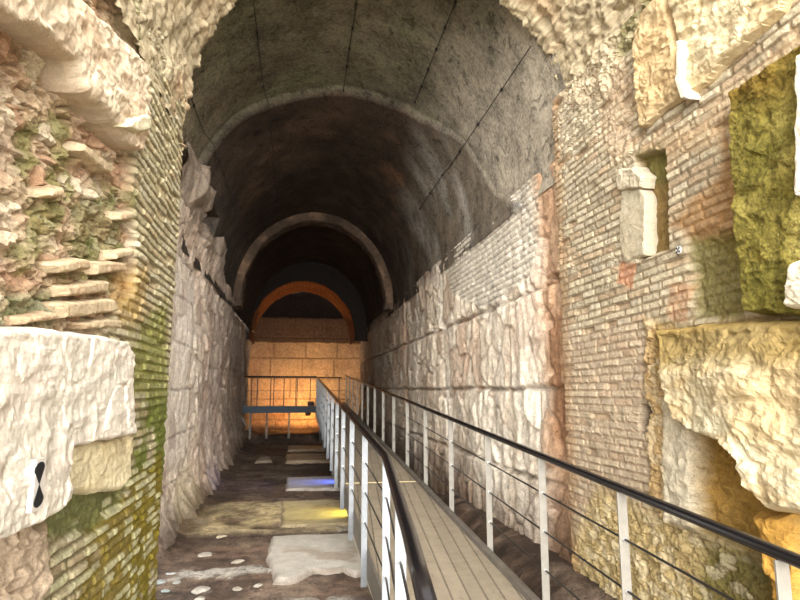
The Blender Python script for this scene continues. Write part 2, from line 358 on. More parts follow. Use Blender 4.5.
# ================================================================== wall_left near: brick pier
XL = -1.15
def wall_left_near():
    S = np.concatenate([np.arange(.5, 1.9, .06), 1.9*np.exp(np.arange(0, math.log(5.52/1.9), .0034)), 5.52+np.arange(.015, .9, .03)])
    Z = np.arange(-.1, 4.72, .0095)
    A, B = np.meshgrid(S, Z, indexing='ij'); O = 0*A
    R = rag(A, B, .05, 83); Rf = rag(A, B, .03, 93, 9)
    m, r1, r2 = brick(A, B, .066, .24, 8, .4, .02)
    h = m*(.014+.016*(r1-.5))+.015*fbm(A*3, B*3, O, 85)+.009*fbm(A*30, B*30, O, 86)
    h -= .03*(r2 > .9)*m
    c = lin((202, 192, 162))+0*A[..., None]; c = c*(1+.3*(r1-.5))[..., None]
    c = mixc(c, .4*(r2 > .75)*m, lin((212, 184, 150))); c = mixc(c, .4*(r2 < .2)*m, lin((226, 222, 206)))
    c = mixc(c, (1-m)*.8, lin((116, 104, 72)))
    def reg(poly, col, k=1., dh=0., soft=.04, ragd=R, rough=0., fr=8, smoothb=0.):
        nonlocal h, c
        d, _, _ = sdf(ragd, pxpoly(poly, XL)); w = ss(-soft, soft, d)
        if smoothb: h = h*(1-w*smoothb)
        h = h+w*(dh+rough*fbm(A*fr, B*fr*1.4, O, 77)+rough*.6*ridge(A*fr*1.3, B*fr*1.9, O, 78))
        if col is not None: c = mixc(c, w*k, col)
        return w
    # rubble core showing where the facing fell away
    core = [(-60, -60), (110, -60), (128, 20), (150, 90), (135, 140), (130, 190), (136, 240), (134, 290), (100, 335), (-60, 335)]
    w = reg(core, lin((206, 182, 156)), .95, -.07, .03, Rf, .04, 10, .95)
    rh, rj, rid = rubble(A, B, 6.5, 12, 15); rh2, rj2, rid2 = rubble(A, B, 15, 24, 17)
    h += w*(rh*.03+rh2*.009); c = mixc(c, w*(1-rj)*.55, lin((138, 112, 88))); c = mixc(c, w*(rid > .7)*.65, lin((234, 222, 202))); c = mixc(c, w*(rid < .15)*.5, lin((196, 150, 122)))
    c = mixc(c, w*(1-rj2)*.3, lin((120, 98, 76)))
    c = mixc(c, w*ss(0, .55, fbm(A*2.5, B*2.5, O, 88))*.6, lin((186, 148, 124)))
    c = mixc(c, w*ss(.1, .5, fbm(A*4, B*6, O, 89))*.45, lin((232, 218, 196)))
    reg([(0, 120), (44, 130), (40, 175), (0, 190)], lin((172, 142, 120)), .5, -.03, .05)
    green = fbm(A*7, B*7, O, 90)
    for poly, k in (([(38, 120), (75, 105), (100, 170), (135, 190), (134, 240), (118, 300), (70, 290), (35, 330), (12, 330), (30, 230)], .9), ([(5, 60), (50, 62), (60, 100), (10, 90)], .5), ([(125, -10), (165, -10), (150, 30), (138, 48), (125, 20)], .85)):
        d = sdf(R, pxpoly(poly, XL))[0]; c = mixc(c, ss(-.05, .08, d)*k*.85*ss(-.3, .3, green), lin((132, 132, 78)))
    d = sdf(R, pxpoly([(20, 285), (75, 290), (70, 330), (15, 332)], XL))[0]; c = mixc(c, ss(-.03, .06, d)*.6, lin((86, 112, 74)))
    d = sdf(R, pxpoly([(80, 200), (130, 195), (130, 265), (85, 270)], XL))[0]; c = mixc(c, ss(-.03, .06, d)*.5, lin((96, 112, 56)))
    # rough rubble haunch at the top by the arch
    w = reg([(118, -60), (300, -60), (205, 20), (182, 70), (160, 80), (148, 60)], lin((214, 204, 178)), .8, 0, .05, R, .02, 7, .7); rh, rj, rid = rubble(A, B, 9, 16, 19); h += w*rh*.02; c = mixc(c, w*(1-rj)*.6, lin((120, 104, 76)))
    # moss and damp on the brick face
    for poly, col, k in (([(128, 330), (165, 300), (168, 400), (165, 620), (128, 620), (130, 420)], lin((136, 140, 66)), .75),
                         ([(134, 400), (170, 400), (170, 470), (150, 480), (134, 480)], lin((104, 118, 44)), .7),
                         ([(90, 520), (160, 450), (170, 640), (70, 640)], lin((136, 118, 34)), .85),
                         ([(118, 270), (150, 260), (140, 320), (120, 330)], lin((176, 140, 66)), .6)):
        d = sdf(R, pxpoly(poly, XL))[0]; c = mixc(c, ss(-.08, .1, d)*k*ss(-.45, .05, fbm(A*3.4, B*3.4, O, 92)+.1), col)
    # hollow beneath the big block with green plaster
    reg([(62, 470), (130, 480), (120, 505), (95, 530), (40, 540)], lin((120, 124, 76)), .9, -.04, .03, Rf, .02, 8, .9)
    reg([(-80, 520), (40, 530), (45, 560), (20, 640), (-80, 640)], lin((200, 180, 160)), .95, .02, .05, R, .06, 5, .9)
    white = (h1(np.floor(A*5), np.floor(B/.066), 12) > .62)
    d = sdf(R, pxpoly([(40, 560), (150, 450), (162, 480), (150, 600), (40, 620)], XL))[0]
    c = mixc(c, ss(-.02, .04, d)*white*m*.85, lin((216, 214, 178)))
    k = ss(.3, .0, B+.15*fbm(A*3, B*3, O, 41)); c = mixc(c, k*.7, lin((110, 96, 50)))
    c = c*np.array([.8, .79, .74])
    end = A > 5.52
    edge = .02*fbm(B*8, O, O, 95)
    X = np.where(end, XL-(A-5.52), XL+h*(1-.5*ss(5.46, 5.52, A))); Yp = np.where(end, 5.52+edge+h*.5*ss(5.53, 5.6, A), A+edge*ss(5.2, 5.5, A))
    return structure(grid_obj('wall_left', np.stack([X, Yp, B], -1), c, M_brick, flip=True, smooth=False))
wall_left_near()

# ================================================================== vault
EDGE = [(-8, 5.6), (4.7, 6.77), (16.1, 7.13), (29.9, 7.45), (48.3, 8.13), (64.6, 8.41), (83.4, 8.58), (102.6, 8.78), (118.7, 8.77), (130.9, 8.65), (143.9, 8.72), (160.4, 8.55), (190, 8.5)]
def vault():
    Y = np.concatenate([np.arange(4.7, 11, .03), np.arange(11, 21.03, .06)]); T = np.linspace(-6, 186, 420)
    A, T2 = np.meshgrid(Y, T, indexing='ij'); O = 0*A; t = np.radians(T2); arc = t*2.15
    ed = np.interp(T2, [e[0] for e in EDGE], [e[1] for e in EDGE])+.05*fbm(arc*1.5, O, O, 101)
    st = ss(.04, -.04, A-ed); amt = .09*ss(20, 62, T2)+.03
    off = st*amt+.03*fbm(A*.7, arc*.7, O, 102, 5)+.006*fbm(A*7, arc*7, O, 103)
    off -= .02*(np.abs(((A*1.0) % 1.9)-.95) < .03)*0
    off += .4*ss(0, .15, sdf(np.stack([A+.1*fbm(A*4, arc*4, O, 113), T2/28+.1*fbm(A*4, arc*4, O, 114)], -1), [(9.45, 156/28), (10.9, 157/28), (10.9, 170/28), (9.5, 172/28)])[0])
    X = VX+(VA+off)*np.cos(t); Zv = VZ+(VB+off)*np.sin(t)
    c = lin((66, 55, 46))+0*A[..., None]
    c = c*(1+.6*fbm(A*.8, arc*1.3, O, 104))[..., None]
    n = fbm(A*.6, arc*.9, O, 105, 5)
    c = mixc(c, ss(.1, .6, n)*.5, lin((104, 84, 68)))
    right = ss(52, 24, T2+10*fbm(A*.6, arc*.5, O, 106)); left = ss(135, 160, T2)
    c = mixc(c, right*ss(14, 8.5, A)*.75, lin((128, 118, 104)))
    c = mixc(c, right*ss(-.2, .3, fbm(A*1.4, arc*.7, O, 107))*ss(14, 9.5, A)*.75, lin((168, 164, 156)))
    c = mixc(c, ss(.15, .5, fbm(A*.9, arc*1.2, O, 112))*ss(70, 50, T2)*ss(30, 40, T2)*ss(14, 10, A)*.5, lin((140, 104, 76)))
    c = mixc(c, left*.5, lin((96, 90, 82)))
    # first bay: greenish grey limewash, paler toward the right-hand springing
    f = lin((108, 102, 84))+0*A[..., None]; f = f*(1+.35*fbm(A*1.2, arc*1.0, O, 108, 5))[..., None]
    f = mixc(f, ss(.0, .5, fbm(A*1.5, arc*1.2, O, 109))*.5, lin((134, 134, 104)))
    f = mixc(f, ss(-.1, .5, fbm(A*2.2, arc*.8, O, 110))*.45, lin((82, 66, 54)))
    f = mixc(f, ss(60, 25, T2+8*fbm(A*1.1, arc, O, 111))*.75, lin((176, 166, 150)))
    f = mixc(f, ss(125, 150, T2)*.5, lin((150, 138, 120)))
    f = mixc(f, ss(6.6, 5.2, A)*ss(20, 50, T2)*.4, lin((90, 84, 66)))
    f = mixc(f, ss(.3, 0, np.abs(A-ed))*.4, lin((84, 80, 68)))
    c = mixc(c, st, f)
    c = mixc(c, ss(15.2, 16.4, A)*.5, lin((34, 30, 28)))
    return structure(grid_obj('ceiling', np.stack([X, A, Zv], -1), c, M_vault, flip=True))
vault()

def ring(name, prof, cx, zs, fa, fb, col, mat, seed, amp=.03, n=260, t0=-4, t1=184, vox=None):
    """arch ring: prof = list of (dr, y(theta) function); swept over theta"""
    T = np.linspace(t0, t1, n); sub = []
    for i in range(len(prof)-1):
        k = prof[i][2]
        for j in range(k): sub.append((i, j/k))
    sub.append((len(prof)-2, 1.0))
    P = np.zeros((len(sub), n, 3)); t = np.radians(T)
    for q, (i, f) in enumerate(sub):
        dr = prof[i][0]*(1-f)+prof[i+1][0]*f; yy = prof[i][1](T)*(1-f)+prof[i+1][1](T)*f
        P[q, :, 0] = cx+(fa(T)+dr)*np.cos(t); P[q, :, 1] = yy; P[q, :, 2] = zs+(fb(T)+dr)*np.sin(t)
    x, y, z = P[..., 0], P[..., 1], P[..., 2]; arc = np.broadcast_to(t*2, x.shape)
    d = amp*fbm(x*4, y*4, z*4, seed, 5)+amp*.6*ridge(x*5, y*5, z*5, seed+9)
    if vox:
        rh, rj, rid = rubble(arc, y, 11, 5, seed+50); d = d+.03*cut(rh)
        d = d+.4*vox[1]*(h1(np.floor(arc/vox[0]), np.floor(y/.3), seed)-.5)
    P[..., 0] -= d*np.cos(t); P[..., 2] -= d*np.sin(t); P[..., 1] += .6*amp*fbm(arc*6, z*3, x*3, seed+4)
    C = col(x, y, z, np.broadcast_to(T, x.shape), arc)
    return structure(grid_obj(name, P, C, mat))
# entrance arch: rough brick and rubble soffit
def c_front(x, y, z, T, arc):
    c = lin((196, 182, 152))+0*x[..., None]; c = c*(1+.3*fbm(x*5, y*5, z*5, 121))[..., None]
    b = ss(.3, .5, np.abs((arc/.085) % 1-.5)+.1*fbm(x*6, y*6, z*6, 122)); c = mixc(c, b*.5, lin((134, 112, 88)))
    c = mixc(c, ss(.0, .5, fbm(x*2, y*2, z*2, 123))*.45, lin((206, 170, 134)))
    c = mixc(c, ss(.05, .4, fbm(x*1.6, y*1.6, z*1.6, 124))*.5*ss(3.9, 3.4, y), lin((120, 118, 72)))
    return c
fb_ = lambda T: 1.75+.45*ss(60, 150, T)
ring('trim_1', [(.9, lambda T: 3.0+0*T, 14), (0, lambda T: 3.0+0*T, 110), (0, lambda T: 4.82+.7*ss(20, 160, T), 14), (.9, lambda T: 4.82+.7*ss(20, 160, T), 1)],
     .64, 4.28, lambda T: 1.80+0*T, fb_, c_front, M_brick, 120, .05, 420, vox=(.085, .05))
# rib half way down the tunnel
def c_rib(x, y, z, T, arc):
    c = lin((88, 72, 60))+0*x[..., None]; c = c*(1+.4*fbm(x*2, y*2, z*2, 131))[..., None]
    c = mixc(c, ss(0, .5, fbm(x*3, y*3, z*3, 132))*.6, lin((158, 128, 102)))
    return mixc(c, ss(.0, .4, fbm(x*1.2, y*2, z*1.2, 133))*.6, lin((50, 42, 36)))
ring('trim_2', [(.1, lambda T: 14.95+0*T, 6), (-.2, lambda T: 14.95+0*T, 8), (-.2, lambda T: 15.5+0*T, 4), (.1, lambda T: 15.5+0*T, 1)],
     VX, VZ, lambda T: VA+0*T, lambda T: VB+0*T, c_rib, M_wall, 130, .05)
# low brick arch by the end wall; its soffit is what the end lamp lights
def c_end(x, y, z, T, arc):
    c = lin((168, 104, 62))+0*x[..., None]; c = c*(1+.4*fbm(x*2.5, y*2.5, z*2.5, 141))[..., None]
    c = mixc(c, (((arc/.16) % 1) < .14)*.4, lin((90, 60, 40))); c = mixc(c, ss(5.0, 4.4, z+.5*fbm(x*2, y*2, z*2, 142))*.75, lin((62, 48, 40)))  # joints, then the lamplight's fade toward the feet, painted into the colour
    return mixc(c, ss(21.25, 21.05, y), lin((42, 35, 31)))  # front face turned from the lamp: its shade is painted dark
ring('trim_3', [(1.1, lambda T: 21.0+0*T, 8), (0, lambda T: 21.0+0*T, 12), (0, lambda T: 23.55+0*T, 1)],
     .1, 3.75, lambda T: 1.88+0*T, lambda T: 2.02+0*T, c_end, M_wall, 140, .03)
# end wall
def wall_back():
    X = np.arange(-2.4, 2.8, .02); Z = np.arange(-.1, 6.3, .02); A, B = np.meshgrid(X, Z, indexing='ij'); O = 0*A
    row = np.floor((B+.1)/.8); q = A/1.25+h1(row, 1, 3)*2; col = np.floor(q)
    j = ss(0, .05, np.minimum(np.abs((B+.1)/.8-row), 1-np.abs((B+.1)/.8-row))*.8)*ss(0, .04, np.minimum(q-col, 1-(q-col))*1.25)
    h = .06*fbm(A*1.4, B*1.4, O, 151, 5)+.05*ridge(A*1.6, B*1.6, O, 152)-.04*(1-j)+.03*h1(row*7+col, row, 5)
    c = lin((188, 150, 112))+0*A[..., None]; c = c*(1+.3*fbm(A*2, B*2, O, 153))[..., None]; c = mixc(c, (1-j)*.5, lin((110, 80, 50)))
    c = mixc(c, ss(.0, .5, fbm(A*1.2, B*1.8, O, 154))*.5, lin((160, 120, 90)))
    u = ss(3.68, 3.72, B+.03*fbm(A*3, O, O, 155)); c = mixc(c, u*.95, lin((92, 66, 50))); h += u*.12
    u = ss(4.68, 4.74, B+.03*fbm(A*3, O, O, 156)); c = mixc(c, u, lin((40, 32, 28))); h -= u*.2
    c = mixc(c, ss(.6, .3, B)*.9, lin((70, 50, 36)))
    return structure(grid_obj('wall_back', np.stack([A, 23.5-h, B], -1), c, M_wall))
wall_back()

# ================================================================== floor
def floor():
    X = np.arange(-2.3, 2.9, .022); Y = np.concatenate([np.arange(.3, 4.5, .07), 4.5*np.exp(np.arange(0, math.log(23.7/4.5), .0055))])
    A, B = np.meshgrid(X, Y, indexing='ij'); O = 0*A
    z = .025*fbm(A*1.3, B*1.0, O, 161, 5)+.015*ridge(A*3, B*3, O, 162)+.006*fbm(A*15, B*15, O, 163)
    z += .32*ss(1.75, 2.35, A+.15*fbm(A*2, B*1.2, O, 164))*ss(11, 8, B)+.12*ss(-1.3, -1.7, A)
    z += .28*ss(20.8, 21.3, B+.1*fbm(A, O, O, 160))
    c = lin((112, 92, 78))+0*A[..., None]; c = c*(1+.4*fbm(A*1.5, B*1.5, O, 165))[..., None]
    c = mixc(c, ss(.15, .4, fbm(A*2.6, B*2.2, O, 172, 6))*.5, lin((150, 132, 114))); c = mixc(c, ss(.1, .35, fbm(A*3.4, B*2.6, O, 173, 6))*.6, lin((58, 46, 38)))
    c = mixc(c, ss(.0, .45, fbm(A*1.1, B*.7, O, 166))*.55, lin((160, 140, 122)))
    c = mixc(c, ss(-.05, .35, fbm(A*1.2, B*2.2, O, 171))*.6, lin((64, 52, 44)))
    pale = ss(.12, .2, fbm(A*3.2, B*3.4, O, 167, 4))*ss(-.05, .2, fbm(A*.9, B*1.1, O, 168)+.12)*ss(9.5, 8.2, B)*ss(1.2, .9, A)
    c = mixc(c, pale*.85, lin((190, 184, 174))); z += pale*.012
    # trodden pale earth between the slabs
    p = ss(.3, 0, np.abs(B-9.2)-.95)*ss(1.0, .8, A)*ss(-1.5, -1.1, A)*ss(-.5, .25, fbm(A*2.5, B*2.5, O, 169)); c = mixc(c, p*.85, lin((206, 188, 150))); z += .02*p
    c = mixc(c, ss(1.6, 1.9, A)*ss(-.4, .4, fbm(A*3, B*3, O, 170)+.2)*.7, lin((52, 38, 28)))
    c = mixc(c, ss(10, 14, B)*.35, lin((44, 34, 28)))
    return structure(grid_obj('floor', np.stack([A, B, z], -1), c, M_floor))
floor()
gm = stone_mat('outside_paving', .1, 3, 30, .2, .01)
g = mesh_obj('floor_outside', [(-14, -16, -.05), (14, -16, -.05), (14, .6, -.05), (-14, .6, -.05)], [(0, 1, 2, 3)], gm, col=np.tile(lin((196, 184, 164)), (4, 1)))
structure(g)

# ================================================================== stones cut to an outline

def stone(name, poly, X0, side, prot, step, colf, mat, amp=.03, fr=4, bevel=.05, back=.14, seed=0, tilt=None):
    """poly in wall-plane (Y, Z); front face bulges toward the passage by prot"""
    p = np.array(poly); lo = p.min(0)-step*2; hi = p.max(0)+step*2
    Y = np.arange(lo[0], hi[0], step); Z = np.arange(lo[1], hi[1], step)
    A, B = np.meshgrid(Y, Z, indexing='ij'); S = np.stack([A, B], -1)
    wob = .012
    d, gx, gy = sdf(S, poly)
    sn = np.abs(d) < step*.75; A = np.where(sn, gx, A); B = np.where(sn, gy, B); d = np.where(sn, 0, d)
    wA = A+wob*fbm(A*9, B*9, 0*A, seed+1); wB = B+wob*fbm(A*9, B*9, 0*A+5, seed+2)
    t = np.clip(d/bevel, 0, 1); prof = np.sqrt(np.clip(1-(1-t)**2, 0, 1))
    rh, rj, rid = rubble(A, B, fr*1.1, fr*1.5, seed+30)
    h = prot*prof+t*(amp*.55*fbm(A*fr, B*fr, 0*A, seed, 5)+amp*.45*(cut(rh)*.5)+amp*.35*np.clip(ridge(A*fr*1.6, B*fr*3, 0*A, seed+7), -.5, 1)+amp*.22*fbm(A*22, B*30, 0*A, seed+8))
    if tilt is not None: h = h+t*tilt(A, B)
    c = colf(A, B, d)
    V = np.stack([X0-side*h, wA, wB], -1)
    ok = d > -step*.5
    idx = -np.ones(A.shape, int); idx[ok] = np.arange(ok.sum())
    verts = V[ok]; cols = c[ok]
    q = np.stack([idx[:-1, :-1], idx[1:, :-1], idx[1:, 1:], idx[:-1, 1:]], -1).reshape(-1, 4); q = q[(q >= 0).all(1)]
    if side < 0: q = q[:, ::-1]
    used = np.unique(q); remap = -np.ones(len(verts), int); remap[used] = np.arange(len(used)); verts = verts[used]; cols = cols[used]; q = remap[q]
    # closed body: rim walls and a back face
    e = {}
    for f in q:
        for k in range(4):
            a, b = int(f[k]), int(f[(k+1) % 4])
            if (b, a) in e: del e[(b, a)]
            else: e[(a, b)] = 1
    n = len(verts); bv = verts.copy(); bv[:, 0] = X0+side*back
    faces = q.tolist()+[[b, a, a+n, b+n] for a, b in e]+(q[:, ::-1]+n).tolist()
    loc = (float(X0), float(p[:, 0].mean()), float(p[:, 1].min()))
    return mesh_obj(name, np.vstack([verts, bv]), faces, mat, None, False, np.vstack([cols, cols]), loc)
def trav(base, warm, seed, k=.5, dark=.35, fr=3):
    def f(A, B, d):
        c = lin(base)*np.array([.74, .73, .68])+0*A[..., None]; c = c*(1+.16*fbm(A*fr, B*fr, 0*A, seed))[..., None]
        c = mixc(c, ss(-.1, .5, fbm(A*fr*.7, B*fr*1.3, 0*A, seed+1))*k, lin(warm)*.85)
        c = mixc(c, ss(.78, .95, ridge(A*fr*.6, B*fr, 0*A, seed+2))*dark, lin((130, 104, 72)))
        return c
    return f
XB = -1.02
o = stone('travertine_block', pxpoly([(-70, 320), (0, 325), (60, 328), (95, 333), (127, 340), (134, 352), (133, 436), (112, 441), (74, 449), (71, 500), (60, 516), (0, 543), (-70, 566)], XB), -1.13, -1, .12, .0125,
          trav((250, 244, 236), (240, 226, 212), 200, .55, .5), M_trav, .034, 3.2, .03, seed=201)
tag(o, 'big white travertine block low on the left, with the black hourglass mark', 'stone block')
o = stone('travertine_block', pxpoly([(66, 446), (133, 434), (132, 478), (122, 490), (94, 494), (66, 493)], -1.08), -1.13, -1, .05, .0125,
          trav((246, 234, 200), (228, 206, 158), 210, .5, .4), M_trav, .03, 4, .03, seed=211)
tag(o, 'small cream stone tucked under the notch of the big white left block', 'stone block')
o = stone('impost_stone', pxpoly([(-60, -90), (60, -90), (78, -10), (118, 28), (150, 62), (151, 128), (147, 152), (136, 150), (106, 112), (90, 96), (82, 62), (40, 30), (-10, 6), (-60, -10)], -1.04), -1.13, -1, .085, .011,
          trav((232, 216, 196), (214, 182, 150), 220, .6, .3), M_trav, .06, 3.4, .04, seed=221)
tag(o, 'long slanting pinkish stone at the upper left beneath the arch', 'stone block')
o = stone('wedge_stone', pxpoly([(114, 126), (134, 112), (146, 114), (145, 132), (132, 134)], -1.05), -1.12, -1, .11, .01,
          trav((240, 232, 206), (232, 216, 180), 230, .3, .1), M_trav, .015, 6, .03, seed=231)
tag(o, 'small pale wedge stone just below the tip of the slanting stone', 'stone')
# loose brick ends poking out of the rubble core
chipdata = [((60, 262), (92, 258), (96, 270), (64, 274)), ((70, 286), (112, 280), (112, 293), (72, 298)), ((66, 303), (118, 298), (122, 312), (70, 320)),
            ((86, 322), (124, 318), (124, 330), (90, 330)), ((118, 250), (136, 248), (136, 257), (118, 260)), ((122, 62+150), (136, 211), (136, 220), (122, 222)),
            ((30, 316), (62, 312), (60, 322), (32, 325)), ((55, 190), (68, 186), (66, 200), (54, 198)), ((100, 262), (128, 262), (130, 272), (102, 276)), ((88, 142), (120, 168), (114, 176), (84, 152))]
tips = ['above the big white block, uppermost left of the cluster', 'middle left of the cluster above the white block', 'long one second above the big white block', 'lowest one touching the top of the big white block', 'at the edge of the brick face beside the green moss',
        'higher at the edge of the brick face above the moss', 'lying flat at far left on top of the white block', 'alone in the pale rubble left of the moss', 'under the moss patch next to the brick face', 'slanting below the pale wedge stone']
for i, (cp, tp) in enumerate(zip(chipdata, tips)):
    o = stone('brick_fragment', pxpoly(cp, -1.12), -1.2, -1, .07, .009, trav((226, 206, 176), (206, 170, 136), 240+i, .5, .1), M_brick, .012, 9, .02, seed=250+i)
    tag(o, 'broken pinkish brick end ' + tp, 'brick', 'brick ends in the left rubble')
# right-hand stones
def c_big(A, B, d):
    c = trav((232, 222, 196), (208, 174, 116), 260, .55, .5, 2.5)(A, B, d); c = mixc(c, ss(.3, .7, ridge(A*.8, B*5+.6*A, 0*A, 263))*.35, lin((190, 160, 108)))
    up = ss(1.88, 2.05, B+.08*fbm(A*3, B*3, 0*A, 262)); c = mixc(c, up*.85, lin((136, 114, 60)))
    return mixc(c, ss(.06, .0, d)*.5, lin((190, 160, 90)))
o = stone('overhanging_block', pxpoly([(650, 330), (720, 322), (800, 317), (880, 312), (880, 530), (800, 514), (783, 515), (766, 492), (755, 462), (738, 448), (705, 438), (680, 424), (668, 402), (655, 350)], 2.26), 2.34, 1, .09, .011,
          c_big, M_trav, .06, 3, .045, seed=261, tilt=lambda A, B: .06*ss(3.2, 2.6, A)-.05*ss(2.0, 2.2, B)+.05*ss(2.06, 1.9, B+.05*fbm(A*4, B*3, 0*A, 264)))
tag(o, 'huge white travertine block jutting out low on the right wall, olive stained top', 'stone block')
def c_tuff(A, B, d):
    c = lin((150, 138, 66))+0*A[..., None]; c = c*(1+.45*fbm(A*4, B*3, 0*A, 270))[..., None]
    c = mixc(c, ss(.0, .5, fbm(A*3, B*3, 0*A, 272))*.6, lin((112, 108, 44)))
    c = mixc(c, ss(.05, .5, fbm(A*5, B*4, 0*A, 273))*.5, lin((206, 190, 112)))
    c = c*.85
    return mixc(c, ss(.5, .0, 3.55-B+.3*fbm(A*4, B*4, 0*A, 274))*.6, lin((140, 104, 40)))
o = stone('tuff_slab', pxpoly([(727, 92), (800, 44), (860, 10), (860, 322), (745, 314), (737, 250)], 2.24), 2.34, 1, .12, .0125, c_tuff, M_tuff, .05, 4, .03, seed=271)
tag(o, 'tall mossy yellow green tuff slab set in the right wall', 'stone slab')
o = stone('marble_piece', pxpoly([(797, 52), (812, 46), (812, 120), (808, 190), (795, 200), (794, 130)], 2.18), 2.26, 1, .1, .01, trav((246, 242, 236), (236, 226, 210), 280, .2, .1), M_trav, .02, 4, .03, seed=281)
tag(o, 'white marble sliver at the right picture edge, upper one on the mossy slab', 'stone')
o = stone('marble_piece', pxpoly([(789, 262), (812, 252), (818, 312), (782, 308), (784, 288)], 2.18), 2.26, 1, .1, .01, trav((246, 240, 226), (232, 212, 170), 283, .3, .2), M_trav, .03, 5, .03, seed=284)
tag(o, 'white marble piece at the foot of the mossy slab by the right picture edge', 'stone')
o = stone('travertine_block', pxpoly([(632, 36), (640, 12), (662, -10), (676, 60), (682, 95), (664, 108), (645, 126), (637, 128)], 2.29), 2.33, 1, .04, .011, trav((216, 194, 158), (206, 172, 124), 290, .5, .3), M_trav, .05, 4, .025, seed=291)
tag(o, 'tan weathered block high on the right, left of a white crack', 'stone block')
o = stone('travertine_block', pxpoly([(664, -30), (800, -30), (778, 12), (722, 62), (703, 84), (686, 96), (680, 60)], 2.29), 2.33, 1, .045, .011, trav((228, 212, 180), (214, 186, 138), 300, .5, .2), M_trav, .06, 3, .03, seed=301)
tag(o, 'large cream block at the upper right, above the slanting band of bricks', 'stone block')
o = stone('marble_piece', pxpoly([(679, 40), (684, 42), (683, 75), (690, 98), (683, 100), (677, 80)], 2.27), 2.28, 1, .03, .007, trav((248, 244, 234), (240, 230, 214), 303, .2, 0), M_trav, .008, 5, .012, seed=304)
tag(o, 'thin white vertical vein of marble between the two upper right blocks', 'stone')
o = stone('marble_piece', pxpoly([(618, 190), (636, 188), (642, 196), (643, 255), (622, 262), (616, 240)], 2.31), 2.34, 1, .012, .01, trav((206, 196, 176), (190, 172, 144), 305, .4, .2), M_trav, .015, 5, .02, seed=306)
tag(o, 'pale upright marble insert beside the brown niche in the right brick wall', 'stone')
o = stone('marble_piece', pxpoly([(612, 170), (630, 166), (640, 176), (638, 188), (616, 190)], 2.29), 2.33, 1, .03, .01, trav((216, 204, 184), (200, 182, 152), 307, .4, .2), M_trav, .02, 7, .02, seed=308)
tag(o, 'rough pale lump on top of the upright marble insert', 'stone')

# ================================================================== survey targets
def teardrop(cy, cz, dy, dz, L, W, x):      # drop whose point is at (cy,cz), pointing away along (dy,dz)
    pts = [(0, 0)]
    for k in range(15):
        a = -math.pi*.55+k*math.pi*1.1/14; pts.append((L-W*.3+W*.3*math.cos(a), W/2*math.sin(a)))
    n = math.hypot(dy, dz); dy /= n; dz /= n
    return [(x, cy+a*dy-b*dz, cz+a*dz+b*dy) for a, b in pts]
def flat(name, pts, thick, mat, parent, loc):
    n = len(pts); pts = [tuple(p) for p in pts]
    v = pts+[(p[0]+thick, p[1], p[2]) for p in pts]
    f = [list(range(n)), list(range(n, 2*n))[::-1]]+[[i, i+n, (i+1) % n+n, (i+1) % n] for i in range(n)]
    v = [(a-loc[0], b-loc[1], c-loc[2]) for a, b, c in v]
    return mesh_obj(name, v, f, mat, parent)
M_pale = plain('pale_grey_card', (206, 200, 194), .7, 0, .04)
blk = bpy.data.objects['travertine_block']; cyt, czt = onX(39, 484.5, -.97)
xt = max(v.co.x+blk.location.x for v in blk.data.vertices if abs(v.co.y+blk.location.y-cyt) < .05 and abs(v.co.z+blk.location.z-czt) < .11)+.004
cyt, czt = onX(39, 484.5, xt)
loc = (xt, cyt, czt); t = empty('survey_target', loc)
tag(t, 'black hourglass shaped survey target stuck on the big white block', 'survey marker')
w_ = .045; hh = .097
flat('card', [(xt, cyt-w_, czt-hh), (xt, cyt+w_*1.3, czt-hh), (xt, cyt+w_, czt+hh), (xt, cyt-w_*.9, czt+hh)], -.02, M_pale, t, loc)
flat('mark', teardrop(cyt, czt, -.01, .09, .086, .085, xt+.002), -.004, M_black, t, loc)['label'] = 'upper black drop'
flat('mark', teardrop(cyt, czt, .01, -.09, .086, .085, xt+.002), -.004, M_black, t, loc)['label'] = 'lower black drop'
xt = min(v.co.x for v in wr_near.data.vertices if abs(v.co.y-3.2) < .06 and abs(v.co.z-2.72) < .06)-.006; cyt, czt = onX(678, 250, xt); loc = (xt, cyt, czt); t = empty('survey_target', loc)
tag(t, 'tiny white survey target with black cross sectors on the right brick wall', 'survey marker')
R_ = .024
flat('disc', [(xt, cyt+R_*math.cos(a), czt+R_*math.sin(a)) for a in np.linspace(0, 2*math.pi, 25)[:-1]], .03, M_white, t, loc)
for k in range(4):
    a0 = math.radians(25+90*k)
    flat('mark', [(xt-.002, cyt, czt)]+[(xt-.002, cyt+R_*.95*math.cos(a), czt+R_*.95*math.sin(a)) for a in np.linspace(a0, a0+math.radians(42), 6)], .003, M_black, t, loc)

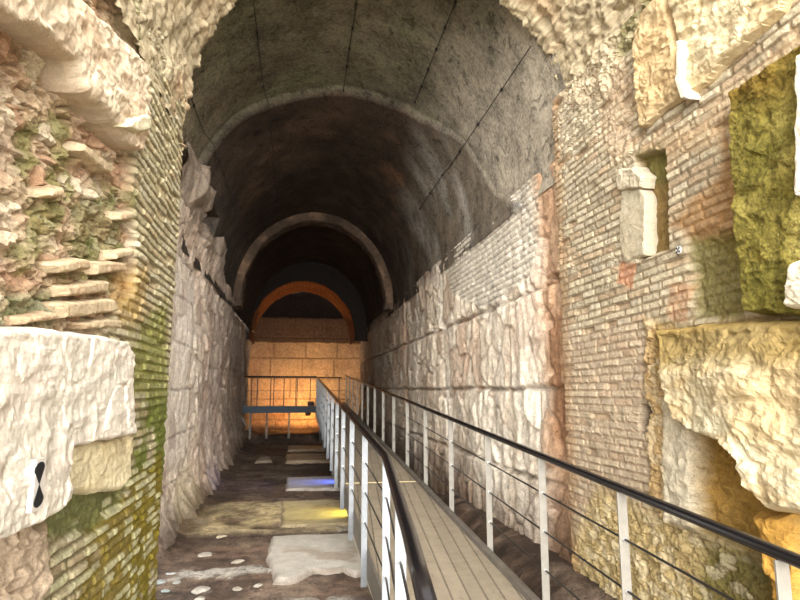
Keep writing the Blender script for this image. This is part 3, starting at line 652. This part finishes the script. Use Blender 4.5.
# ================================================================== boardwalk
SL = .0555
def zr(y): return 1.165+SL*y          # handrail height
def zd(y): return zr(y)-1.05          # deck height
XD0, XD1, YE = .66, 1.70, 22.2
bw = empty('boardwalk', (1.18, 1.0, 0)); tag(bw, 'long grey plank boardwalk rising along the right side of the tunnel', 'walkway')
def rel(P, o): return np.asarray(P, float)-np.array(o.location)
def deck():
    n = 160; X01 = np.linspace(0, 1, n); Y = np.concatenate([np.arange(-.6, 3, .1), 3*np.exp(np.arange(0, math.log(YE/3), .008))]); A, B = np.meshgrid(X01, Y, indexing='ij'); O = 0*A
    left = XD0-.12*(4.1-np.minimum(B, 4.1))
    A = left+(XD1-left)*A
    q = (A-.085*B)/.128; k = np.floor(q); f = q-k
    gap = ss(.05, .015, np.minimum(f, 1-f)); z = zd(B)-.012*gap
    c = lin((150, 138, 120))+0*A[..., None]; c = c*(1+.16*(h1(k, 0, 2)-.5)+.1*fbm(A*12, B*.8, O, 310))[..., None]; c = mixc(c, gap*.8, lin((56, 50, 42)))
    c = mixc(c, ss(.1, .5, fbm(A*3, B*1.5, O, 311))*.25, lin((120, 108, 92)))
    o = grid_obj('deck', rel(np.stack([A, B, z], -1), bw), c, M_deck, bw); return o
deck()
MBx = MB(); L = tuple(bw.location)
def part(mb, name, mat, parent, **k):
    l = parent.location; mb.v = [(a-l[0], b-l[1], c-l[2]) for a, b, c in mb.v]; return mb.build(name, mat, parent, **k)
def sbox(x0, x1, y0, y1, o0, o1): # sloping box following the deck; o = offsets from deck height
    return MB().box(x0, x1, y0, y1, zd(y0)+o0, zd(y0)+o1, zd(y1)-zd(y0))
part(sbox(.66, 1.70, 4.1, YE, -.06, -.016), 'subfloor', M_steel, bw)
part(sbox(.30, 1.70, -.6, 4.1, -.06, -.016), 'subfloor', M_steel, bw)
part(sbox(1.66, 1.70, -.6, YE, 0, .045), 'kerb', M_steel, bw)
part(sbox(1.70, 1.712, -.6, YE, -.2, .05), 'edge_beam', M_steel, bw)
part(sbox(.640, .660, 4.1, YE, -.22, .015), 'edge_beam', M_steel, bw)
mb = MB(); ya, yb = -.6, 4.1; xa, xb = .075, .64
mb.hexa([(xa, ya, zd(ya)-.22), (xa+.02, ya, zd(ya)-.22), (xb+.02, yb, zd(yb)-.22), (xb, yb, zd(yb)-.22), (xa, ya, zd(ya)+.015), (xa+.02, ya, zd(ya)+.015), (xb+.02, yb, zd(yb)+.015), (xb, yb, zd(yb)+.015)])
part(mb, 'edge_beam', M_steel, bw)
part(MB().box(.665, 1.655, 8.28, 8.33, zd(8.3)-.01, zd(8.3)+.004), 'joint_strip', plain('pale_joint_strip', (214, 198, 150), .5, 0), bw)
for y in np.arange(2.2, 22, 2.66):
    for x in (.78, 1.58):
        part(MB().box(x-.04, x+.04, y-.04, y+.04, -.05, zd(y)-.06), 'support_leg', M_steel, bw)
# low pale concrete kerb under the near left edge
kb = mesh_obj('concrete_kerb', [(.70, 3.6, -.05), (.86, 3.6, -.05), (.86, 7.6, -.05), (.70, 7.6, -.05), (.70, 3.6, .17), (.86, 3.6, .17), (.86, 7.6, .17), (.70, 7.6, .17)],
              [(0, 3, 2, 1), (4, 5, 6, 7), (0, 1, 5, 4), (1, 2, 6, 5), (2, 3, 7, 6), (3, 0, 4, 7)], M_slab, None, False, np.tile(lin((190, 182, 164)), (8, 1)), loc=(.78, 5.6, 0))
tag(kb, 'low pale concrete kerb on the ground under the near left edge of the boardwalk', 'kerb')

# railings ---------------------------------------------------------------------
def make_railing(name, label, path, posts, matp, near=6, drop=.3, zf=zr, handr=.024, wide=1.15, blade=(.055, .011), rod_h=(.27, .53, .79)):
    """path: list of (x, y) of the handrail; posts: list of (x, y)"""
    o = empty(name, (path[0][0], path[0][1], zd(path[0][1]) if zf is zr else 1.2)); tag(o, label, 'railing', 'walkway railings')
    pts = []
    for i in range(len(path)-1):
        a, b = np.array(path[i]), np.array(path[i+1]); n = max(2, int(np.linalg.norm(b-a)/.5))
        for k in range(n): q = a+(b-a)*(k/n); pts.append((q[0], q[1], zf(q[1])))
    pts.append((path[-1][0], path[-1][1], zf(path[-1][1])))
    part(MB().tube([(p[0], p[1], p[2]-.01) for p in pts], handr, 14, wide), 'handrail', M_rail, o, smooth=True)
    for rh in rod_h:
        part(MB().tube([(p[0], p[1], p[2]-rh) for p in pts], .0065, 8), 'rod', M_rod, o, smooth=True)
    for i, (x, y) in enumerate(posts):
        w, t = blade; zt = zf(y)-.03; zb = zt-1.02-drop
        p_ = part(MB().box(x-w/2, x+w/2, y-t/2, y+t/2, zb, zt), 'post', matp, o, bevel=.002)
        if i < near:
            for rh in rod_h:
                c = MB().tube([(x-.0, y-t/2-.008, zf(y)-rh), (x-.0, y+t/2+.008, zf(y)-rh)], .013, 12)
                cb = part(c, 'clamp', M_clamp, o, smooth=False); cb.parent = p_
    return o
right_posts = [(1.735, y) for y in [.85, 1.95, 3.01, 4.07, 5.28]+[6.62+1.365*k for k in range(12)]]
right_posts = sorted(right_posts, key=lambda p: p[1])
M_postR = plain('grey_painted_steel', (128, 124, 116), .5, .2)
make_railing('railing', 'right hand railing of the boardwalk, nearest the tall block wall', [(1.735, -.5), (1.735, 22.0)], right_posts, M_postR, drop=.06)
left_posts = [(.615, 4.12+1.333*k) for k in range(13)]
make_railing('railing', 'left hand railing of the boardwalk, with its near end bent toward the viewer', [(.365, 1.62), (.445, 2.35), (.58, 3.75), (.605, 4.02), (.615, 4.15), (.615, 20.7)],
             [(.375, 1.72), (.495, 2.85)]+left_posts, M_postL, near=7, drop=.3, handr=.026, wide=1.2)
# landing across the far end -----------------------------------------------------
ld = empty('landing_platform', (-.65, 21.2, .3)); tag(ld, 'dark blue grey steel landing crossing the far end of the tunnel', 'platform')
zl = zd(20.7)
part(MB().box(-1.95, .64, 20.75, 22.2, zl-.05, zl), 'platform_deck', M_steel, ld)
part(MB().box(-1.95, .62, 20.72, 20.75, zl-.2, zl+.03), 'edge_beam', M_beam, ld)
for x in (-1.6, -1.05, -.3):
    part(MB().box(x-.035, x+.035, 20.78, 20.85, .2, zl-.05), 'support_leg', M_steel, ld)
part(MB().hexa([(-1.55, 20.79, .35), (-1.5, 20.79, .3), (-1.5, 20.84, .3), (-1.55, 20.84, .35), (-1.95, 20.79, .95), (-1.9, 20.79, 1.0), (-1.9, 20.84, 1.0), (-1.95, 20.84, .95)]), 'brace', M_steel, ld)
zlf = lambda y: zl+1.05
make_railing('railing', 'short dark railing across the landing at the far end', [(-1.9, 20.74), (.6, 20.74)], [(-1.85+.45*k, 20.74) for k in range(6)], M_rod, near=0, drop=0, zf=zlf, handr=.018, blade=(.03, .03), rod_h=(.5,))
make_railing('railing', 'back railing of the far landing, against the lit end wall', [(-1.9, 22.15), (1.6, 22.15)], [(-1.7+.8*k, 22.15) for k in range(5)], M_rod, near=0, drop=0, zf=zlf, handr=.018, blade=(.03, .03), rod_h=(.5,))

# ================================================================== slabs and rubble on the floor
def ground_slab(pts, top, label, colb, seed, group='stone slabs across the floor'):
    p = np.array(pts); lo = p.min(0)-.03; hi = p.max(0)+.03; st = .02
    A, B = np.meshgrid(np.arange(lo[0], hi[0], st), np.arange(lo[1], hi[1], st), indexing='ij')
    wp = np.stack([A, B], -1); d, gx, gy = sdf(wp, pts); sn = np.abs(d) < st*.75; A = np.where(sn, gx, A); B = np.where(sn, gy, B); d = np.where(sn, 0, d)
    ok = d > -st*.5; z = top*np.clip(d/.04, 0, 1)**.5+.008*fbm(A*3, B*3, 0*A, seed)*(d > 0)
    A2 = A+.03*fbm(A*4, B*4, 0*A, seed+1); B2 = B+.03*fbm(A*4, B*4, 0*A, seed+2)
    c = lin(colb)*.82+0*A[..., None]; c = c*(1+.14*fbm(A*2, B*2, 0*A, seed+3))[..., None]; c = mixc(c, ss(.15, .5, fbm(A*2.2, B*3, 0*A, seed+4))*.5, lin((150, 124, 98)))
    c = mixc(c, ss(.07, .0, d+.05*fbm(A*6, B*6, 0*A, seed+5))*.6, lin((96, 76, 60)))
    idx = -np.ones(A.shape, int); idx[ok] = np.arange(ok.sum()); V = np.stack([A2, B2, z], -1)[ok]; C = c[ok]
    q = np.stack([idx[:-1, :-1], idx[1:, :-1], idx[1:, 1:], idx[:-1, 1:]], -1).reshape(-1, 4); q = q[(q >= 0).all(1)]
    used = np.unique(q); rm = -np.ones(len(V), int); rm[used] = np.arange(len(used)); V = V[used]; C = C[used]; q = rm[q]
    e = {}
    for f in q:
        for k in range(4):
            a, b = int(f[k]), int(f[(k+1) % 4])
            if (b, a) in e: del e[(b, a)]
            else: e[(a, b)] = 1
    n = len(V); W = V.copy(); W[:, 2] = -.06
    o = mesh_obj('stone_slab', np.vstack([V, W]), q.tolist()+[[b, a, a+n, b+n] for a, b in e]+(q[:, ::-1]+n).tolist(), M_slab, None, True, np.vstack([C, C]), (float(p[:, 0].mean()), float(p[:, 1].mean()), 0))
    return tag(o, label, 'stone slab', group)
ground_slab([(-.30, 7.8), (.95, 7.75), (.95, 5.95), (.78, 6.2), (.6, 6.12), (.5, 6.3), (.32, 6.22), (.2, 6.32), (.05, 6.1), (-.05, 6.05), (-.2, 6.05), (-.24, 6.5), (-.3, 6.9)], .05, 'big pale slab nearest the viewer on the floor left of the boardwalk', (214, 208, 196), 400)
ground_slab([(-.22, 12.65), (1.0, 12.7), (1.0, 11.15), (-.2, 11.2)], .06, 'floor slab lit blue, third from the viewer', (196, 190, 184), 410)
ground_slab([(-.3, 17.0), (1.0, 17.0), (1.0, 15.3), (-.28, 15.35)], .08, 'dim tan floor slab beyond the blue lit one', (190, 170, 140), 420)
ground_slab([(-.3, 19.5), (1.0, 19.4), (1.0, 18.2), (-.28, 18.25)], .08, 'farthest floor slab, just before the landing', (180, 160, 130), 430)
ground_slab([(-1.0, 16.6), (-.72, 16.7), (-.62, 15.7), (-1.05, 15.6)], .06, 'small flat stone on the dark floor, left of the dim tan slab', (170, 156, 136), 440)
ground_slab([(-.25, 10.2), (1.0, 10.1), (1.0, 8.35), (-.2, 8.4)], .035, 'dirt covered floor slab lit yellow, second from the viewer', (204, 188, 150), 450)
def rock(loc, r, seed, label, col, group='pale stone fragments on the floor'):
    bm = bmesh.new(); bmesh.ops.create_icosphere(bm, subdivisions=3, radius=1)
    V = np.array([v.co[:] for v in bm.verts]); F_ = [[v.index for v in f.verts] for f in bm.faces]; bm.free()
    rs = np.random.RandomState(seed)
    for k in range(9):
        n = rs.normal(size=3); n /= np.linalg.norm(n); dd = V@n; V = V-np.clip(dd-rs.uniform(.5, .8), 0, None)[:, None]*n
    V = V*np.array([r, r*rs.uniform(.7, 1.1), r*.3]); V[:, 2] += r*.12
    c = np.tile(lin(col)*.7, (len(V), 1))*(1+.15*vn(V[:, 0]*20, V[:, 1]*20, V[:, 2]*20, seed))[:, None]
    o = mesh_obj('stone_fragment', V, F_, M_slab, None, False, c); o.location = loc; o.rotation_euler = (0, 0, rs.uniform(0, 6))
    return tag(o, label, 'stone', group)
frs = [((160, 580), .07, (206, 218, 220), 'pale bluish shard in the small heap at the foot of the mossy pier'), ((170, 572), .06, (224, 228, 228), 'white shard topmost in the small heap by the mossy pier'),
       ((166, 588), .05, (190, 204, 204), 'small grey shard, lowest in the heap by the mossy pier'), ((176, 580), .05, (214, 214, 208), 'small pale shard on the right of the heap by the mossy pier'),
       ((205, 553), .08, (200, 192, 180), 'flat pale stone between the shard heap and the left wall'), ((201, 588), .09, (206, 198, 186), 'flat pale stone right of the shard heap'),
       ((238, 560), .08, (196, 184, 168), 'pale stone a little left of the big near slab'), ((258, 583), .05, (214, 206, 192), 'small white chip just off the near left corner of the big slab'),
       ((238, 586), .05, (196, 186, 172), 'small chip between the flat stone and the big near slab'), ((222, 571), .05, (186, 176, 160), 'small tan chip in the bare earth left of the big slab'),
       ((222, 535), .09, (206, 192, 166), 'flat cream stone on the trodden earth near the left wall'), ((200, 596), .06, (198, 190, 178), 'pale chip at the bottom edge of the picture')]
for i, (px, r, cc, lb) in enumerate(frs):
    x, y = onZ(px[0], px[1], .03); rock((x, y, .0), r, 500+i, lb, cc)

# ================================================================== wires under the vault
wires = [(146.5, 5.9, 14.6, 'leftmost of the thin wires under the vault'), (117.5, 5.6, 13.5, 'second thin wire from the left under the vault'), (84, 5.6, 8.4, 'thin wire along the crown of the vault'),
         (54, 5.2, 7.95, 'thin wire right of the crown, ending at the plaster edge'), (27.3, 4.95, 10.2, 'rightmost of the thin wires under the vault')]
for th, y0, y1, lb in wires:
    t = math.radians(th); pts = []; rs = random.Random(int(th))
    def wp(y):
        o_ = -.03+(.03+.09*float(ss(20, 62, th)) if y < 8.3 else 0); return (VX+(VA+o_-.02)*math.cos(t), y, VZ+(VB+o_-.02)*math.sin(t))
    ys = np.linspace(y0, y1, 40); base = wp(y0)
    pts = [wp(y) for y in ys]; o = empty('wire', base)
    tag(o, lb, 'wire', 'thin wires along the vault')
    part(MB().tube(pts, .006, 6), 'strand', M_wire, o)
    for k in range(6):
        y = y0+(y1-y0)*(k+1)/6-.02; p = wp(y); part(MB().box(p[0]-.014, p[0]+.014, y-.02, y+.02, p[2]-.014, p[2]+.014), 'clip', M_rod, o)

# ================================================================== floodlights (real lamps of the place)
def flood(loc, aim, col, power, size, label, spot=120, blend=.6, lens=30):
    o = empty('floodlight', loc); tag(o, label, 'lamp', 'floodlights in the tunnel')
    d = np.array(aim, float)-np.array(loc); d /= np.linalg.norm(d)
    from mathutils import Vector
    q = Vector(d).to_track_quat('-Z', 'Y')
    def P_(mb, name, mat):
        pp = mb.build(name, mat, o); pp.rotation_mode = 'QUATERNION'; pp.rotation_quaternion = q; return pp
    s = size
    P_(MB().box(-s, s, -s*.7, s*.7, 0, s*.6), 'housing', M_black)
    P_(MB().box(-s*.85, s*.85, -s*.55, s*.55, -.006, 0), 'lens', plain('lamp_lens', (240, 240, 240), .3, 0, 0, 5, col, lens))
    MBb = MB().box(-s*1.15, -s*1.05, -.02, .02, -s*.1, s*1.1); MBb.box(s*1.05, s*1.15, -.02, .02, -s*.1, s*1.1); MBb.box(-s*1.15, s*1.15, -.02, .02, s*1.0, s*1.1)
    P_(MBb, 'bracket', M_rod)
    ld = bpy.data.lights.new('lamp_beam', 'SPOT'); ld.energy = power; ld.color = tuple(lin(col)); ld.spot_size = math.radians(spot); ld.spot_blend = blend; ld.shadow_soft_size = .06
    lo = bpy.data.objects.new('lamp_beam', ld); lo.parent = o; lo.rotation_mode = 'QUATERNION'; lo.rotation_quaternion = q; lo.location = tuple(d*.03); COL.objects.link(lo)
    return o
flood((1.15, 9.0, .34), (.45, 9.1, 0), (255, 240, 110), 26, .07, 'small yellow floodlight under the boardwalk', 80, .8, 6)
flood((1.15, 11.9, .34), (.5, 11.9, 0), (80, 110, 255), 30, .07, 'small blue floodlight under the boardwalk', 70, .8, 6)
flood((.45, 22.05, 1.36), (.3, 23.6, 2.3), (255, 214, 150), 75, .11, 'warm floodlight above the far landing against the end wall', 165, .5, 12)
flood((.35, 22.3, .95), (-.4, 23.5, .5), (255, 180, 96), 40, .09, 'orange floodlight beneath the far landing', 150, .6, 8)

# ================================================================== sky light
w = bpy.data.worlds.new('sky'); SC.world = w; w.use_nodes = True
nt = w.node_tree; bg = nt.nodes['Background']; bg.inputs['Color'].default_value = (1.0, .97, .92, 1); bg.inputs['Strength'].default_value = 1.05
sun = bpy.data.lights.new('sun', 'SUN'); sun.energy = 7.6; sun.angle = math.radians(60); sun.color = (1, .97, .92)
so = bpy.data.objects.new('hazy_sun', sun); COL.objects.link(so); so.location = (-3, -8, 8)
from mathutils import Vector
so.rotation_mode = 'QUATERNION'; so.rotation_quaternion = Vector((.06, 1, -.12)).to_track_quat('-Z', 'Y')

cam = bpy.data.cameras.new('camera'); cam.sensor_width = 36; cam.lens = F/800*36; cam.clip_end = 200
co = bpy.data.objects.new('camera', cam); COL.objects.link(co); co.location = (0, 0, EYE)
co.rotation_euler = (math.pi/2+PITCH, 0, -YAW); SC.camera = co
SC.view_settings.view_transform = 'Standard'; SC.view_settings.look = 'None'; SC.view_settings.gamma = 1; SC.view_settings.use_curve_mapping = False
SC.view_settings.exposure = 1.47
SC.cycles.max_bounces = 8; SC.cycles.diffuse_bounces = 6
